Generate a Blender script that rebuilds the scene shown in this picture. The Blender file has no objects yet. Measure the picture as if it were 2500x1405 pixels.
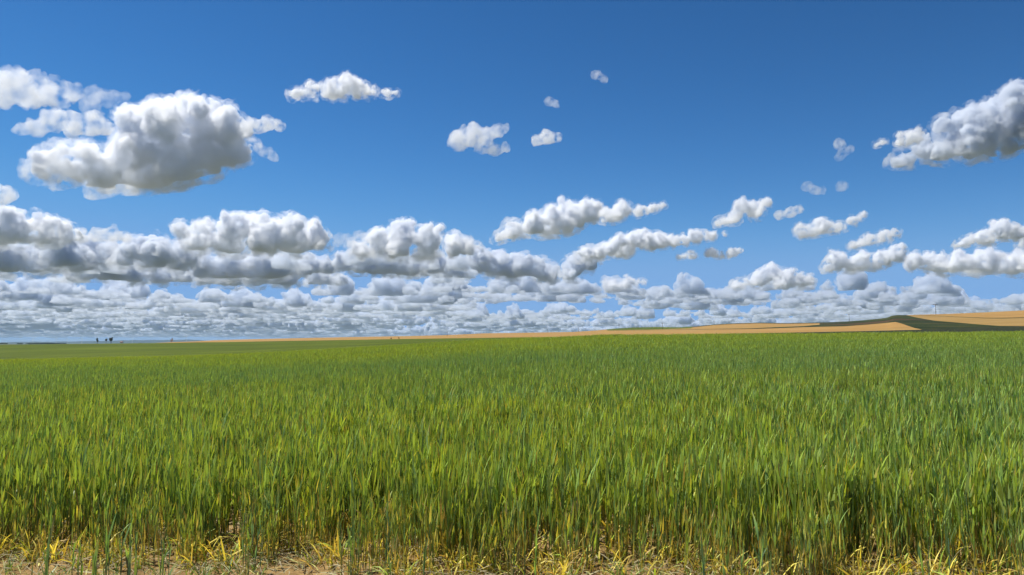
import bpy, math, random
import numpy as np
from mathutils import Vector

# ------------------------------------------------------------------ camera, light, exposure
SC = bpy.context.scene
COL = SC.collection
FPX = 1819.0            # focal length in pixels of the 2500 px wide photograph
HORIZON = 838.0         # image row of the level line of sight
EYE = 1.65
PITCH = math.atan((HORIZON - 702.5) / FPX)

cam_data = bpy.data.cameras.new('camera')
cam = bpy.data.objects.new('camera', cam_data)
COL.objects.link(cam)
cam.location = (0, 0, EYE)
cam.rotation_euler = (math.pi / 2 + PITCH, 0, 0)
cam_data.sensor_width = 36.0
cam_data.lens = 36.0 * FPX / 2500.0
cam_data.clip_start = 0.1
cam_data.clip_end = 400000.0
SC.camera = cam

SUN_AZ = math.radians(-66)      # clockwise from the view direction: from the left
SUN_EL = math.radians(60)
sun_dir = Vector((math.sin(SUN_AZ) * math.cos(SUN_EL), math.cos(SUN_AZ) * math.cos(SUN_EL), math.sin(SUN_EL)))
sun_data = bpy.data.lights.new('sun', 'SUN')
sun_data.energy = 5.0
sun_data.angle = math.radians(0.5)
sun_data.color = (1.0, 0.95, 0.87)
sun = bpy.data.objects.new('sun', sun_data)
COL.objects.link(sun)
sun.rotation_euler = sun_dir.to_track_quat('Z', 'Y').to_euler()

world = bpy.data.worlds.new('World')
SC.world = world
world.use_nodes = True
wn = world.node_tree
bg = wn.nodes['Background']
sky = wn.nodes.new('ShaderNodeTexSky')
sky.sky_type = 'NISHITA'
sky.sun_disc = False
sky.sun_elevation = SUN_EL
sky.sun_rotation = SUN_AZ
sky.altitude = 800.0
sky.air_density = 0.7
sky.dust_density = 0.0
sky.ozone_density = 10.0
gam = wn.nodes.new('ShaderNodeGamma')
gam.inputs['Gamma'].default_value = 1.36
mul = wn.nodes.new('ShaderNodeMix'); mul.data_type = 'RGBA'; mul.blend_type = 'MULTIPLY'
mul.inputs[0].default_value = 1.0
mul.inputs[7].default_value = (2.4, 1.28, 0.79, 1)
hsv = wn.nodes.new('ShaderNodeHueSaturation')
hsv.inputs['Saturation'].default_value = 1.15
wn.links.new(sky.outputs[0], hsv.inputs['Color'])
wn.links.new(hsv.outputs[0], gam.inputs['Color'])
wn.links.new(gam.outputs[0], mul.inputs[6])
sep = wn.nodes.new('ShaderNodeSeparateColor'); com = wn.nodes.new('ShaderNodeCombineColor')
wn.links.new(mul.outputs[2], sep.inputs[0])
for ch, top in enumerate((2.1, 4.3, 8.2)):     # the glare low in a clean model sky, held back
    mn = wn.nodes.new('ShaderNodeMath'); mn.operation = 'SMOOTH_MIN'
    mn.inputs[1].default_value = top; mn.inputs[2].default_value = top * 0.7
    wn.links.new(sep.outputs[ch], mn.inputs[0]); wn.links.new(mn.outputs[0], com.inputs[ch])
wn.links.new(com.outputs[0], bg.inputs['Color'])
bg.inputs['Strength'].default_value = 0.069

SC.view_settings.view_transform = 'Standard'
SC.view_settings.look = 'None'
SC.view_settings.exposure = 0.45
SC.view_settings.gamma = 1.0
SC.render.engine = 'CYCLES'
SC.cycles.max_bounces = 40
SC.cycles.diffuse_bounces = 3
SC.cycles.glossy_bounces = 1
SC.cycles.transmission_bounces = 4
SC.cycles.transparent_max_bounces = 16
SC.cycles.volume_bounces = 32
SC.cycles.use_denoising = True
SC.cycles.denoiser = 'OPENIMAGEDENOISE'
SC.cycles.use_adaptive_sampling = True
SC.cycles.adaptive_threshold = 0.02
SC.cycles.sample_clamp_indirect = 3.0
SC.cycles.caustics_reflective = False
SC.cycles.caustics_refractive = False

RNG = np.random.default_rng(7)


def at(px, py, dist):
    """The point seen at photograph pixel (px, py), at a horizontal distance from the camera."""
    x, y = (px - 1250.0) / FPX, (702.5 - py) / FPX
    c, s = math.cos(PITCH), math.sin(PITCH)
    d = np.array((x, c - y * s, s + y * c))
    return d / math.hypot(d[0], d[1]) * dist + np.array((0, 0, EYE))


def tag(o, label=None, cat=None, group=None, kind=None):
    if label: o['label'] = label
    if cat: o['category'] = cat
    if group: o['group'] = group
    if kind: o['kind'] = kind
    return o


def empty(name, loc, rz=0.0):
    o = bpy.data.objects.new(name, None)
    COL.objects.link(o)
    o.location = loc
    o.rotation_euler = (0, 0, rz)
    o.empty_display_size = 0.2
    return o


def mesh_np(name, verts, faces, loops_per=None, smooth=False):
    """A mesh from numpy arrays; faces is an (n, 3) or (n, 4) array."""
    me = bpy.data.meshes.new(name)
    v = np.asarray(verts, np.float32)
    f = np.asarray(faces, np.int32)
    k = f.shape[1]
    me.vertices.add(len(v)); me.vertices.foreach_set('co', v.ravel())
    me.loops.add(f.size); me.loops.foreach_set('vertex_index', f.ravel())
    me.polygons.add(len(f))
    me.polygons.foreach_set('loop_start', np.arange(0, f.size, k, dtype=np.int32))
    if smooth:
        me.polygons.foreach_set('use_smooth', np.ones(len(f), bool))
    me.update(calc_edges=True)
    return me


def link(name, me, mat=None, parent=None):
    o = bpy.data.objects.new(name, me)
    COL.objects.link(o)
    if mat: me.materials.append(mat)
    if parent: o.parent = parent
    return o


def instancer(name, variants, pos, rot, scale, idx, tone, mat):
    """ONE object: its mesh holds the variants and a cloud of points; geometry nodes set a variant on each point.
    variants: list of (verts, quads, colours or None); rot (n, 3) Euler, scale (n, 3)."""
    V, F, Cc, G, n = [], [], [], [], 0
    for k, (v, f, c) in enumerate(variants):
        V.append(v); F.append(f + n); n += len(v)
        Cc.append(c if c is not None else np.ones((len(v), 4))); G.append(np.full(len(f), k))
    nv, npt = n, len(pos)
    allv = np.concatenate(V + [pos])
    me = mesh_np(name, allv, np.concatenate(F))
    def attr(nm, typ, dom, key, arr, dt=np.float32):
        at_ = me.attributes.new(nm, typ, dom)
        at_.data.foreach_set(key, np.ascontiguousarray(arr, dt).ravel())
    z = lambda arr, fill=0.0: np.concatenate([np.full((nv,) + np.asarray(arr).shape[1:], fill), arr])
    attr('col', 'FLOAT_COLOR', 'POINT', 'color', np.concatenate(Cc + [np.ones((npt, 4))]))
    attr('is_point', 'BOOLEAN', 'POINT', 'value', z(np.ones(npt)), bool)
    attr('turn', 'FLOAT_VECTOR', 'POINT', 'vector', z(rot))
    attr('size', 'FLOAT_VECTOR', 'POINT', 'vector', z(scale))
    attr('pick', 'INT', 'POINT', 'value', z(idx), np.int32)
    attr('tone', 'FLOAT', 'POINT', 'value', z(tone))
    attr('variant', 'INT', 'FACE', 'value', np.concatenate(G), np.int32)
    me.polygons.foreach_set('use_smooth', np.ones(len(me.polygons), bool))
    o = link(name, me, mat)
    ng = bpy.data.node_groups.new(name + '_spread', 'GeometryNodeTree')
    ng.interface.new_socket('Geometry', in_out='INPUT', socket_type='NodeSocketGeometry')
    ng.interface.new_socket('Geometry', in_out='OUTPUT', socket_type='NodeSocketGeometry')
    N, Lk = ng.nodes.new, ng.links.new
    gi, go = N('NodeGroupInput'), N('NodeGroupOutput')
    def named(nm, typ):
        q = N('GeometryNodeInputNamedAttribute'); q.data_type = typ; q.inputs['Name'].default_value = nm
        return q.outputs[0]
    sepn = N('GeometryNodeSeparateGeometry'); sepn.domain = 'POINT'
    Lk(gi.outputs[0], sepn.inputs['Geometry']); Lk(named('is_point', 'BOOLEAN'), sepn.inputs['Selection'])
    spl = N('GeometryNodeSplitToInstances'); spl.domain = 'FACE'
    Lk(sepn.outputs[1], spl.inputs[0]); Lk(named('variant', 'INT'), spl.inputs['Group ID'])
    iop = N('GeometryNodeInstanceOnPoints')
    Lk(sepn.outputs[0], iop.inputs['Points']); Lk(spl.outputs[0], iop.inputs['Instance'])
    iop.inputs['Pick Instance'].default_value = True
    Lk(named('pick', 'INT'), iop.inputs['Instance Index'])
    e2r = N('FunctionNodeEulerToRotation')
    Lk(named('turn', 'FLOAT_VECTOR'), e2r.inputs[0]); Lk(e2r.outputs[0], iop.inputs['Rotation'])
    Lk(named('size', 'FLOAT_VECTOR'), iop.inputs['Scale'])
    Lk(iop.outputs[0], go.inputs[0])
    md = o.modifiers.new('spread', 'NODES'); md.node_group = ng
    return o


# ------------------------------------------------------------------ noise
def _hash(i, j, k, seed):
    h = (i.astype(np.int64) * 374761393 + j.astype(np.int64) * 668265263 + k.astype(np.int64) * 2147483647 + seed * 974634777) & 0xFFFFFFFF
    h = ((h ^ (h >> 13)) * 1274126177) & 0xFFFFFFFF
    h = ((h ^ (h >> 16)) * 2246822519) & 0xFFFFFFFF
    return ((h ^ (h >> 15)) & 0xFFFFFF) / float(0xFFFFFF)


def vnoise(p, seed=0):
    """Value noise in -1..1 at points p (n, 3)."""
    p = np.asarray(p, float)
    i = np.floor(p).astype(np.int64)
    f = p - i
    f = f * f * f * (f * (f * 6 - 15) + 10)
    out = 0
    for a in (0, 1):
        wa = f[:, 0] if a else 1 - f[:, 0]
        for b in (0, 1):
            wb = f[:, 1] if b else 1 - f[:, 1]
            for c in (0, 1):
                wc = f[:, 2] if c else 1 - f[:, 2]
                out = out + wa * wb * wc * _hash(i[:, 0] + a, i[:, 1] + b, i[:, 2] + c, seed)
    return out * 2 - 1


def fbm(p, octaves=4, seed=0, gain=0.5, lac=2.03):
    p = np.asarray(p, float)
    s, a, t = 0, 1.0, 0
    for o in range(octaves):
        s = s + a * vnoise(p, seed + o * 17)
        t += a
        a *= gain
        p = p * lac + 11.3
    return s / t


def fbm2(x, y, **k):
    x = np.asarray(x, float)
    return fbm(np.stack([x.ravel(), np.asarray(y, float).ravel(), np.zeros(x.size)], 1), **k).reshape(x.shape)


# ------------------------------------------------------------------ materials
def new_mat(name):
    m = bpy.data.materials.new(name)
    m.use_nodes = True
    return m, m.node_tree, m.node_tree.nodes['Principled BSDF'], m.node_tree.nodes['Material Output']


def cloud_mat(name, density, skin=0.003, aniso=0.35, color=(0.940, 0.952, 0.970), scale=None, lo=0.35, hi=0.6, detail=6.0, rough=0.6, step=1.0):
    m, t, p, out = new_mat(name)
    t.nodes.remove(p)
    v = t.nodes.new('ShaderNodeVolumePrincipled')
    v.inputs['Color'].default_value = (*color, 1)
    v.inputs['Density'].default_value = density
    v.inputs['Anisotropy'].default_value = aniso
    t.links.new(v.outputs[0], out.inputs['Volume'])
    if scale:
        tc = t.nodes.new('ShaderNodeTexCoord')
        nz = t.nodes.new('ShaderNodeTexNoise')
        nz.inputs['Scale'].default_value = scale
        nz.inputs['Detail'].default_value = detail
        nz.inputs['Roughness'].default_value = rough
        mr = t.nodes.new('ShaderNodeMapRange')
        mr.inputs['From Min'].default_value = lo; mr.inputs['From Max'].default_value = hi
        mr.inputs['To Min'].default_value = 0.0; mr.inputs['To Max'].default_value = density
        t.links.new(tc.outputs['Object'], nz.inputs['Vector'])
        t.links.new(nz.outputs['Fac'], mr.inputs['Value'])
        t.links.new(mr.outputs[0], v.inputs['Density'])
        m.cycles.homogeneous_volume = False
        m.cycles.volume_step_rate = step
    else:
        m.cycles.homogeneous_volume = True
    tr = t.nodes.new('ShaderNodeBsdfTransparent')
    df = t.nodes.new('ShaderNodeBsdfDiffuse')
    df.inputs['Color'].default_value = (0.9, 0.9, 0.9, 1)
    mx = t.nodes.new('ShaderNodeMixShader')
    mx.inputs[0].default_value = skin
    t.links.new(tr.outputs[0], mx.inputs[1]); t.links.new(df.outputs[0], mx.inputs[2])
    t.links.new(mx.outputs[0], out.inputs['Surface'])
    return m


# ------------------------------------------------------------------ clouds
def ico(sub):
    import bmesh
    bm = bmesh.new()
    bmesh.ops.create_icosphere(bm, subdivisions=sub, radius=1.0)
    v = np.array([x.co[:] for x in bm.verts]); f = np.array([[q.index for q in x.verts] for x in bm.faces])
    bm.free()
    return v, f


ICO1, ICO2 = ico(1), ico(2)


def puff(blobs, rng, kids=10, grand=5, depth=1.35, top_bias=0.3):
    """Cauliflower of spheres round blobs (x, z, r) of a local frame -> list of (centre, radius)."""
    out = []
    extra = []
    for (u, v, r) in blobs:     # heads of different sizes piled on top
        if rng.random() < 0.8:
            k = rng.uniform(0.4, 0.8)
            extra.append((u + rng.normal(0, 0.35) * r, v + r * (1.05 - k) * rng.uniform(0.6, 1.0), r * k))
    blobs = list(blobs) + extra
    core = [(np.array((u, rng.normal(0, 0.55) * r * depth, v)), r * 0.92) for (u, v, r) in blobs]
    for i, (c, r) in enumerate(list(core)):         # fill the necks between neighbours
        near = sorted(((np.linalg.norm(c - c2), j) for j, (c2, _) in enumerate(core[:len(blobs)]) if j != i))[:2]
        for gap, j in near:
            c2, r2 = core[j]
            if gap > 0.55 * (r + r2) and gap < 2.2 * (r + r2):
                core.append(((c * r2 + c2 * r) / (r + r2), min(r, r2) * 0.85))
    for c, r in core:
        out.append((c, r))
        for _ in range(kids):
            d = rng.normal(size=3); d[2] += top_bias; d /= np.linalg.norm(d)
            r2 = r * rng.uniform(0.18, 0.5)
            c2 = c + d * (r * rng.uniform(0.72, 0.95)) * np.array((1, depth, 1))
            out.append((c2, r2))
            for _ in range(grand):
                d2 = rng.normal(size=3) + d * 0.8; d2 /= np.linalg.norm(d2)
                out.append((c2 + d2 * r2 * rng.uniform(0.75, 0.95), r2 * rng.uniform(0.3, 0.5)))
    return out


def skinned(me, voxel):
    o = bpy.data.objects.new('puffs', me)
    COL.objects.link(o)
    md = o.modifiers.new('r', 'REMESH')
    md.mode = 'VOXEL'; md.voxel_size = voxel; md.adaptivity = 0.0; md.use_smooth_shade = True
    dg = bpy.context.evaluated_depsgraph_get()
    dg.update()
    out = bpy.data.meshes.new_from_object(o.evaluated_get(dg))
    bpy.data.objects.remove(o); bpy.data.meshes.remove(me)
    # drop sealed hollows inside
    nv, nf = len(out.vertices), len(out.polygons)
    co = np.empty(nv * 3, np.float32); out.vertices.foreach_get('co', co); co = co.reshape(-1, 3).astype(float)
    if len(out.loops) == nf * 4 and nf:
        f = np.empty(nf * 4, np.int32); out.polygons.foreach_get('vertices', f); f = f.reshape(-1, 4)
        lab = np.arange(nv)
        while True:
            m = lab[f].min(1)
            new = lab.copy()
            for c in range(4): np.minimum.at(new, f[:, c], m)
            new = new[new]
            new = new[new]
            if (new == lab).all(): break
            lab = new
        p = co[f]
        vol = (np.einsum('ij,ij->i', p[:, 0], np.cross(p[:, 1], p[:, 2])) + np.einsum('ij,ij->i', p[:, 0], np.cross(p[:, 2], p[:, 3]))) / 6
        tot = np.bincount(lab[f[:, 0]], vol, minlength=nv)
        sign = 1.0 if tot[np.argmax(np.abs(tot))] > 0 else -1.0
        keep = tot[lab[f[:, 0]]] * sign > (6 * voxel) ** 3
        if not keep.all() and keep.any():
            used = np.unique(f[keep]); back = np.full(nv, -1); back[used] = np.arange(len(used))
            new = mesh_np('puffs', co[used], back[f[keep]], smooth=True)
            bpy.data.meshes.remove(out); out = new
    return out


def cloud_mesh(name, spheres, voxel, base=None, flat=0.3, amp=0.0, nscale=1.0, seed=0, depth=1.0):
    """One closed skin round the union of the spheres, flattened under base, roughened by noise."""
    V, F, n = [], [], 0
    for c, r in spheres:
        sv, sf = ICO2 if r > voxel * 2.5 else ICO1
        V.append(sv * r + c); F.append(sf + n); n += len(sv)
    out = skinned(mesh_np(name, np.concatenate(V), np.concatenate(F)), voxel)
    k = len(out.vertices)
    co = np.empty(k * 3, np.float32); out.vertices.foreach_get('co', co); co = co.reshape(-1, 3).astype(float)
    nr = np.empty(k * 3, np.float32); out.vertex_normals.foreach_get('vector', nr) if hasattr(out, 'vertex_normals') else None
    nr = nr.reshape(-1, 3).astype(float)
    if amp > 0:
        warp = np.stack([fbm(co / nscale * 0.7 + k, 2, seed + 60) for k in (0.0, 31.7, 77.1)], 1) * nscale * 0.5
        d = fbm(co / nscale * 0.6, 2, seed + 90) * 1.2
        for o in range(5):      # billows: round bumps parted by sharp creases
            d = d + (np.abs(vnoise((co + warp) / nscale * 2.1 ** o + o * 9.7, seed + o)) * 2 - 0.7) * 0.52 ** o
        co = co + nr * (d * amp)[:, None]
    if base is not None:
        z0 = base(co[:, 0]) if callable(base) else base
        z0 = z0 + fbm(co / (nscale * 2.5), 3, seed + 5) * amp * 1.5
        low = co[:, 2] < z0
        co[low, 2] = (z0 + (co[:, 2] - z0) * flat)[low]
    out.vertices.foreach_set('co', co.astype(np.float32).ravel())
    out.update()
    return skinned(out, voxel * 0.95)       # folds that ran into each other become one skin again
# ------------------------------------------------------------------ terrain
def interp(pts):
    xs, ys = [p[0] for p in pts], [p[1] for p in pts]
    return lambda u: np.interp(u, xs, ys)


CREST = interp([(-1200, 905), (0, 884), (300, 877), (600, 867), (900, 850), (1100, 837), (1250, 829), (1500, 821), (1700, 818), (2000, 817), (2300, 813), (2500, 811), (3700, 800)])
CROP_H = 0.66
Y_CREST = 72.0


def crest_z(u):     # ground height under the crest of the near field
    return EYE + Y_CREST * (HORIZON - CREST(u)) / FPX - CROP_H


def ground_z(x, y):
    """Height of the near field's soil."""
    x, y = np.asarray(x, float), np.asarray(y, float)
    yy = np.maximum(y, 0.8)
    u = np.clip(x / yy * FPX + 1250, -1200, 3700)
    t = np.clip(yy / Y_CREST, 0, 1)
    z = crest_z(u) * t ** 1.25
    over = np.maximum(y - Y_CREST, 0)
    z = z - 0.0011 * over ** 2
    fade = np.clip((y - 9) / 12, 0, 1)
    z = z + fbm2(x / 9.0, y / 9.0, octaves=2, seed=21) * 0.07 * fade
    return z


def grid_mesh(name, X, Y, Z):
    n, m = X.shape
    v = np.stack([X, Y, Z], -1).reshape(-1, 3)
    i = np.arange(n * m).reshape(n, m)
    f = np.stack([i[:-1, :-1], i[:-1, 1:], i[1:, 1:], i[1:, :-1]], -1).reshape(-1, 4)
    return mesh_np(name, v, f, smooth=True)


def ground_mat(name, stops, scale, detail=8.0, rough=0.6, bump=0.0, bump_scale=40.0, stretch=(1, 1, 1), second=None):
    """Colours laid out by noise: stops = [(position, rgb), ...]."""
    m, t, p, out = new_mat(name)
    p.inputs['Roughness'].default_value = 0.95
    p.inputs['Specular IOR Level'].default_value = 0.1
    tc = t.nodes.new('ShaderNodeTexCoord')
    mp = t.nodes.new('ShaderNodeMapping'); mp.inputs['Scale'].default_value = stretch
    nz = t.nodes.new('ShaderNodeTexNoise')
    nz.inputs['Scale'].default_value = scale; nz.inputs['Detail'].default_value = detail; nz.inputs['Roughness'].default_value = rough
    cr = t.nodes.new('ShaderNodeValToRGB')
    el = cr.color_ramp.elements
    while len(el) > 1: el.remove(el[0])
    el[0].position = stops[0][0]; el[0].color = (*stops[0][1], 1)
    for pos, c in stops[1:]:
        e = el.new(pos); e.color = (*c, 1)
    L = t.links.new
    L(tc.outputs['Object'], mp.inputs[0]); L(mp.outputs[0], nz.inputs['Vector']); L(nz.outputs['Fac'], cr.inputs[0])
    col = cr.outputs[0]
    if second:      # (scale, lo, hi, rgb, stretch): a second, patchy tint
        mp2 = t.nodes.new('ShaderNodeMapping'); mp2.inputs['Scale'].default_value = second[4]
        n2 = t.nodes.new('ShaderNodeTexNoise'); n2.inputs['Scale'].default_value = second[0]; n2.inputs['Detail'].default_value = 5
        r2 = t.nodes.new('ShaderNodeMapRange'); r2.inputs['From Min'].default_value = second[1]; r2.inputs['From Max'].default_value = second[2]
        mx = t.nodes.new('ShaderNodeMix'); mx.data_type = 'RGBA'
        mx.inputs[7].default_value = (*second[3], 1)
        L(tc.outputs['Object'], mp2.inputs[0]); L(mp2.outputs[0], n2.inputs['Vector']); L(n2.outputs['Fac'], r2.inputs[0])
        L(r2.outputs[0], mx.inputs[0]); L(col, mx.inputs[6])
        col = mx.outputs[2]
    L(col, p.inputs['Base Color'])
    if bump:
        nb = t.nodes.new('ShaderNodeTexNoise'); nb.inputs['Scale'].default_value = bump_scale; nb.inputs['Detail'].default_value = 6
        bp = t.nodes.new('ShaderNodeBump'); bp.inputs['Strength'].default_value = 0.9; bp.inputs['Distance'].default_value = bump
        L(tc.outputs['Object'], nb.inputs['Vector']); L(nb.outputs['Fac'], bp.inputs['Height']); L(bp.outputs[0], p.inputs['Normal'])
    return m


M_SOIL = ground_mat('dry_soil', [(0.3, (0.13, 0.08, 0.03)), (0.5, (0.25, 0.16, 0.062)), (0.72, (0.36, 0.245, 0.10))], 6.0, bump=0.02, bump_scale=28.0,
                    second=(1.3, 0.5, 0.75, (0.24, 0.15, 0.07), (1, 1, 1)))
M_GREEN = ground_mat('green_crop', [(0.32, (0.0527, 0.0735, 0.0040)), (0.5, (0.0775, 0.1050, 0.0050)), (0.68, (0.1023, 0.1295, 0.0080))], 0.035, bump=0.35, bump_scale=1.6, stretch=(0.5, 1, 1),
                     second=(0.012, 0.45, 0.7, (0.0434, 0.0630, 0.0040), (0.4, 1, 1)))
M_TAN = ground_mat('ploughed_earth', [(0.3, (0.2520, 0.1440, 0.0383)), (0.5, (0.3108, 0.1800, 0.0528)), (0.7, (0.3612, 0.2240, 0.0726))], 0.05, bump=0.15, bump_scale=0.8, stretch=(0.12, 0.5, 1),
                   second=(0.006, 0.5, 0.7, (0.2772, 0.1800, 0.0561), (0.3, 2.2, 1)))
M_TAN_PALE = ground_mat('pale_stubble', [(0.3, (0.2240, 0.1360, 0.0372)), (0.5, (0.2660, 0.1666, 0.0496)), (0.7, (0.3010, 0.2006, 0.0682))], 0.05, bump=0.15, bump_scale=0.8, stretch=(0.12, 0.5, 1),
                        second=(0.008, 0.5, 0.72, (0.2520, 0.1768, 0.0744), (0.3, 2.2, 1)))
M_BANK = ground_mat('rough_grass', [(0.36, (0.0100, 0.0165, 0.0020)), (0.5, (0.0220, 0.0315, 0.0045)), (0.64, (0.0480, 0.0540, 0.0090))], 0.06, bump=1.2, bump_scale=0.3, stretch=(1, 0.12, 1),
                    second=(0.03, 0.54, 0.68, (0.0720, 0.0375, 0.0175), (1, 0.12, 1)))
M_PLAIN = ground_mat('far_plain', [(0.35, (0.05, 0.065, 0.02)), (0.5, (0.11, 0.11, 0.045)), (0.65, (0.17, 0.13, 0.06))], 0.0006, detail=5)
M_WOOD = ground_mat('far_wooded_ridge', [(0.35, (0.012, 0.022, 0.014)), (0.65, (0.03, 0.042, 0.02))], 0.002)
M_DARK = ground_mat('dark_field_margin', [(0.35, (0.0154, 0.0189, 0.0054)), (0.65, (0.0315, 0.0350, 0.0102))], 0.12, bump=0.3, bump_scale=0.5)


def build_terrain():
    # soil of the near field and the bare strip before it
    xs = np.concatenate([np.linspace(-110, -9, 40)[:-1], np.linspace(-9, 9, 241), np.linspace(9, 110, 40)[1:]])
    ys = np.concatenate([np.linspace(-30, 2.5, 14)[:-1], np.linspace(2.5, 9, 131), np.linspace(9, 125, 80)[1:]])
    X, Y = np.meshgrid(xs, ys)
    Z = ground_z(X, Y)
    near = np.clip((9.5 - Y) / 2, 0, 1) * np.clip((10 - np.abs(X)) / 2, 0, 1)
    Z = Z + near * (fbm2(X * 1.6, Y * 1.6, octaves=5, seed=4, gain=0.6) * 0.035 + np.abs(fbm2(X * 7, Y * 7, octaves=3, seed=9)) * 0.03)
    tag(link('field_soil', grid_mesh('field_soil', X, Y, Z), M_SOIL), 'bare sandy soil along the near edge of the crop and under it', 'soil', kind='structure')

    # far side of the green crop: a dip behind the crest, then a long rise
    us = np.linspace(-1200, 3700, 330)
    F2 = interp([(-1200, 846), (0, 842), (300, 839), (480, 837), (700, 833), (1000, 828), (1250, 824.5), (1450, 822.5), (1700, 822), (1900, 821), (2500, 818), (3700, 812)])
    dip = interp([(-1200, 935), (0, 912), (600, 890), (1000, 858), (1250, 842), (1600, 834), (2500, 830), (3700, 824)])
    rows = [(100, lambda u: dip(u) + 25), (135, lambda u: dip(u) + 8), (170, dip)]
    for k in range(1, 26):
        t = k / 25
        rows.append((170 + 430 * t ** 1.3, lambda u, t=t: dip(u) + (F2(u) - dip(u)) * (1 - (1 - t) ** 1.9)))
    rows += [(640, lambda u: F2(u) + 2.5), (800, lambda u: F2(u) + 14)]
    Xs, Ys, Zs = [], [], []
    for yk, py in rows:
        Xs.append((us - 1250) / FPX * yk); Ys.append(np.full_like(us, yk)); Zs.append(EYE + yk * (HORIZON - py(us)) / FPX)
    X, Y, Z = np.array(Xs), np.array(Ys), np.array(Zs)
    und = np.clip((Y - 150) / 60, 0, 1) * np.clip((600 - Y) / 120, 0, 1)
    Z = Z + und * fbm2(X / 70, Y / 40, octaves=3, seed=31) * 0.5
    tag(link('far_green_field', grid_mesh('far_green_field', X, Y, Z), M_GREEN), 'smooth green far side of the crop field beyond the crest', 'field', kind='structure')

    # the open plain to the horizon
    L = 1.2e5
    X, Y = np.meshgrid(np.concatenate([-np.geomspace(L, 200, 24), [0], np.geomspace(200, L, 24)]), np.concatenate([[-L, -3000, -100], np.geomspace(100, L, 40)]))
    tag(link('plain', grid_mesh('plain', X, Y, np.full_like(X, -9.0)), M_PLAIN), 'flat open farmland reaching to the horizon', 'plain', kind='structure')

    # wooded ridge far off on the left
    R = interp([(-1500, 836), (-300, 836), (0, 836.5), (60, 835), (180, 834.5), (250, 833), (330, 831), (420, 830.5), (460, 829.5), (500, 832), (520, 833), (560, 831.5), (620, 829.5), (760, 827), (1000, 823), (1300, 818), (2000, 815), (4000, 815)])
    us = np.linspace(-1500, 4000, 1100)
    rough = fbm2(us / 9, us * 0, octaves=4, seed=77) * 0.7
    prof = [(14500, 839.6, 0), (15000, None, .5), (15500, None, .85), (16000, None, 1.0), (17500, None, 0.6), (20000, 840.5, 0)]
    Xs, Ys, Zs = [], [], []
    for yk, fixed, w in prof:
        py = np.full_like(us, fixed) if fixed else 839.6 + (R(us) + rough - 839.6) * w
        Xs.append((us - 1250) / FPX * yk); Ys.append(np.full_like(us, yk)); Zs.append(EYE + yk * (HORIZON - py) / FPX)
    tag(link('far_hills', grid_mesh('far_hills', np.array(Xs), np.array(Ys), np.array(Zs)), M_WOOD), 'low blue wooded ridge on the horizon at the left', 'hills', kind='structure')


# ---- the ploughed hill on the right: one slope, cut into fields along shared lines
H_BOT = interp([(380, 838.5), (480, 836.5), (700, 834), (1000, 829), (1250, 825), (1450, 822), (1700, 819), (1900, 817), (2100, 815), (2500, 812), (3700, 806)])
SKY = interp([(380, 838), (420, 836), (480, 834), (520, 831.5), (600, 829), (700, 826.5), (850, 823.5), (1000, 821), (1080, 819), (1140, 816.5), (1180, 814.5), (1280, 813), (1400, 811),
              (1455, 807.5), (1500, 803), (1550, 800), (1600, 799), (1660, 800), (1700, 797.5), (1740, 793), (1790, 790), (1850, 788.5), (1920, 789.5), (1990, 788.5), (2060, 786), (2110, 782.5),
              (2150, 778.5), (2165, 776.5), (2178, 771.5), (2188, 770), (2215, 770), (2300, 767.5), (2400, 763.5), (2500, 758.5), (2700, 752), (3700, 745)])


def hill_point(u, py):
    """Ground point of the hill at photograph column u, row py: lower rows are nearer."""
    b, s = H_BOT(u), SKY(u)
    t = np.clip((b - py) / np.maximum(b - s, 0.5), 0, 1.05)
    y0 = np.interp(u, [380, 1000, 1700, 2500], [660, 640, 470, 420])
    y1 = np.interp(u, [380, 700, 1400, 1900, 2200, 2500], [1900, 1900, 1700, 1350, 1080, 1020])
    y = y0 + (y1 - y0) * t
    return (u - 1250) / FPX * y, y, EYE + y * (HORIZON - py) / FPX


def patch(name, low, high, u0, u1, mat, label, cat='field', rows=10, du=4.0, back=False):
    us = np.linspace(u0, u1, max(3, int((u1 - u0) / du)))
    lo, hi = (interp(low) if not callable(low) else low)(us), (interp(high) if not callable(high) else high)(us)
    hi = np.minimum(hi, lo)
    Xs, Ys, Zs = [], [], []
    for k in range(rows + 1):
        py = lo + (hi - lo) * k / rows
        x, y, z = hill_point(us, py)
        Xs.append(x); Ys.append(y); Zs.append(z)
    if back:        # the far side of the crest falls away
        for dy, dz in ((40, -1.0), (160, -9.0), (500, -40.0)):
            x, y, z = hill_point(us, hi)
            k = (y + dy) / y
            Xs.append(x * k); Ys.append(y + dy); Zs.append(z + dz)
    return tag(link(name, grid_mesh(name, np.array(Xs), np.array(Ys), np.array(Zs)), mat), label, cat, kind='structure')


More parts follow.
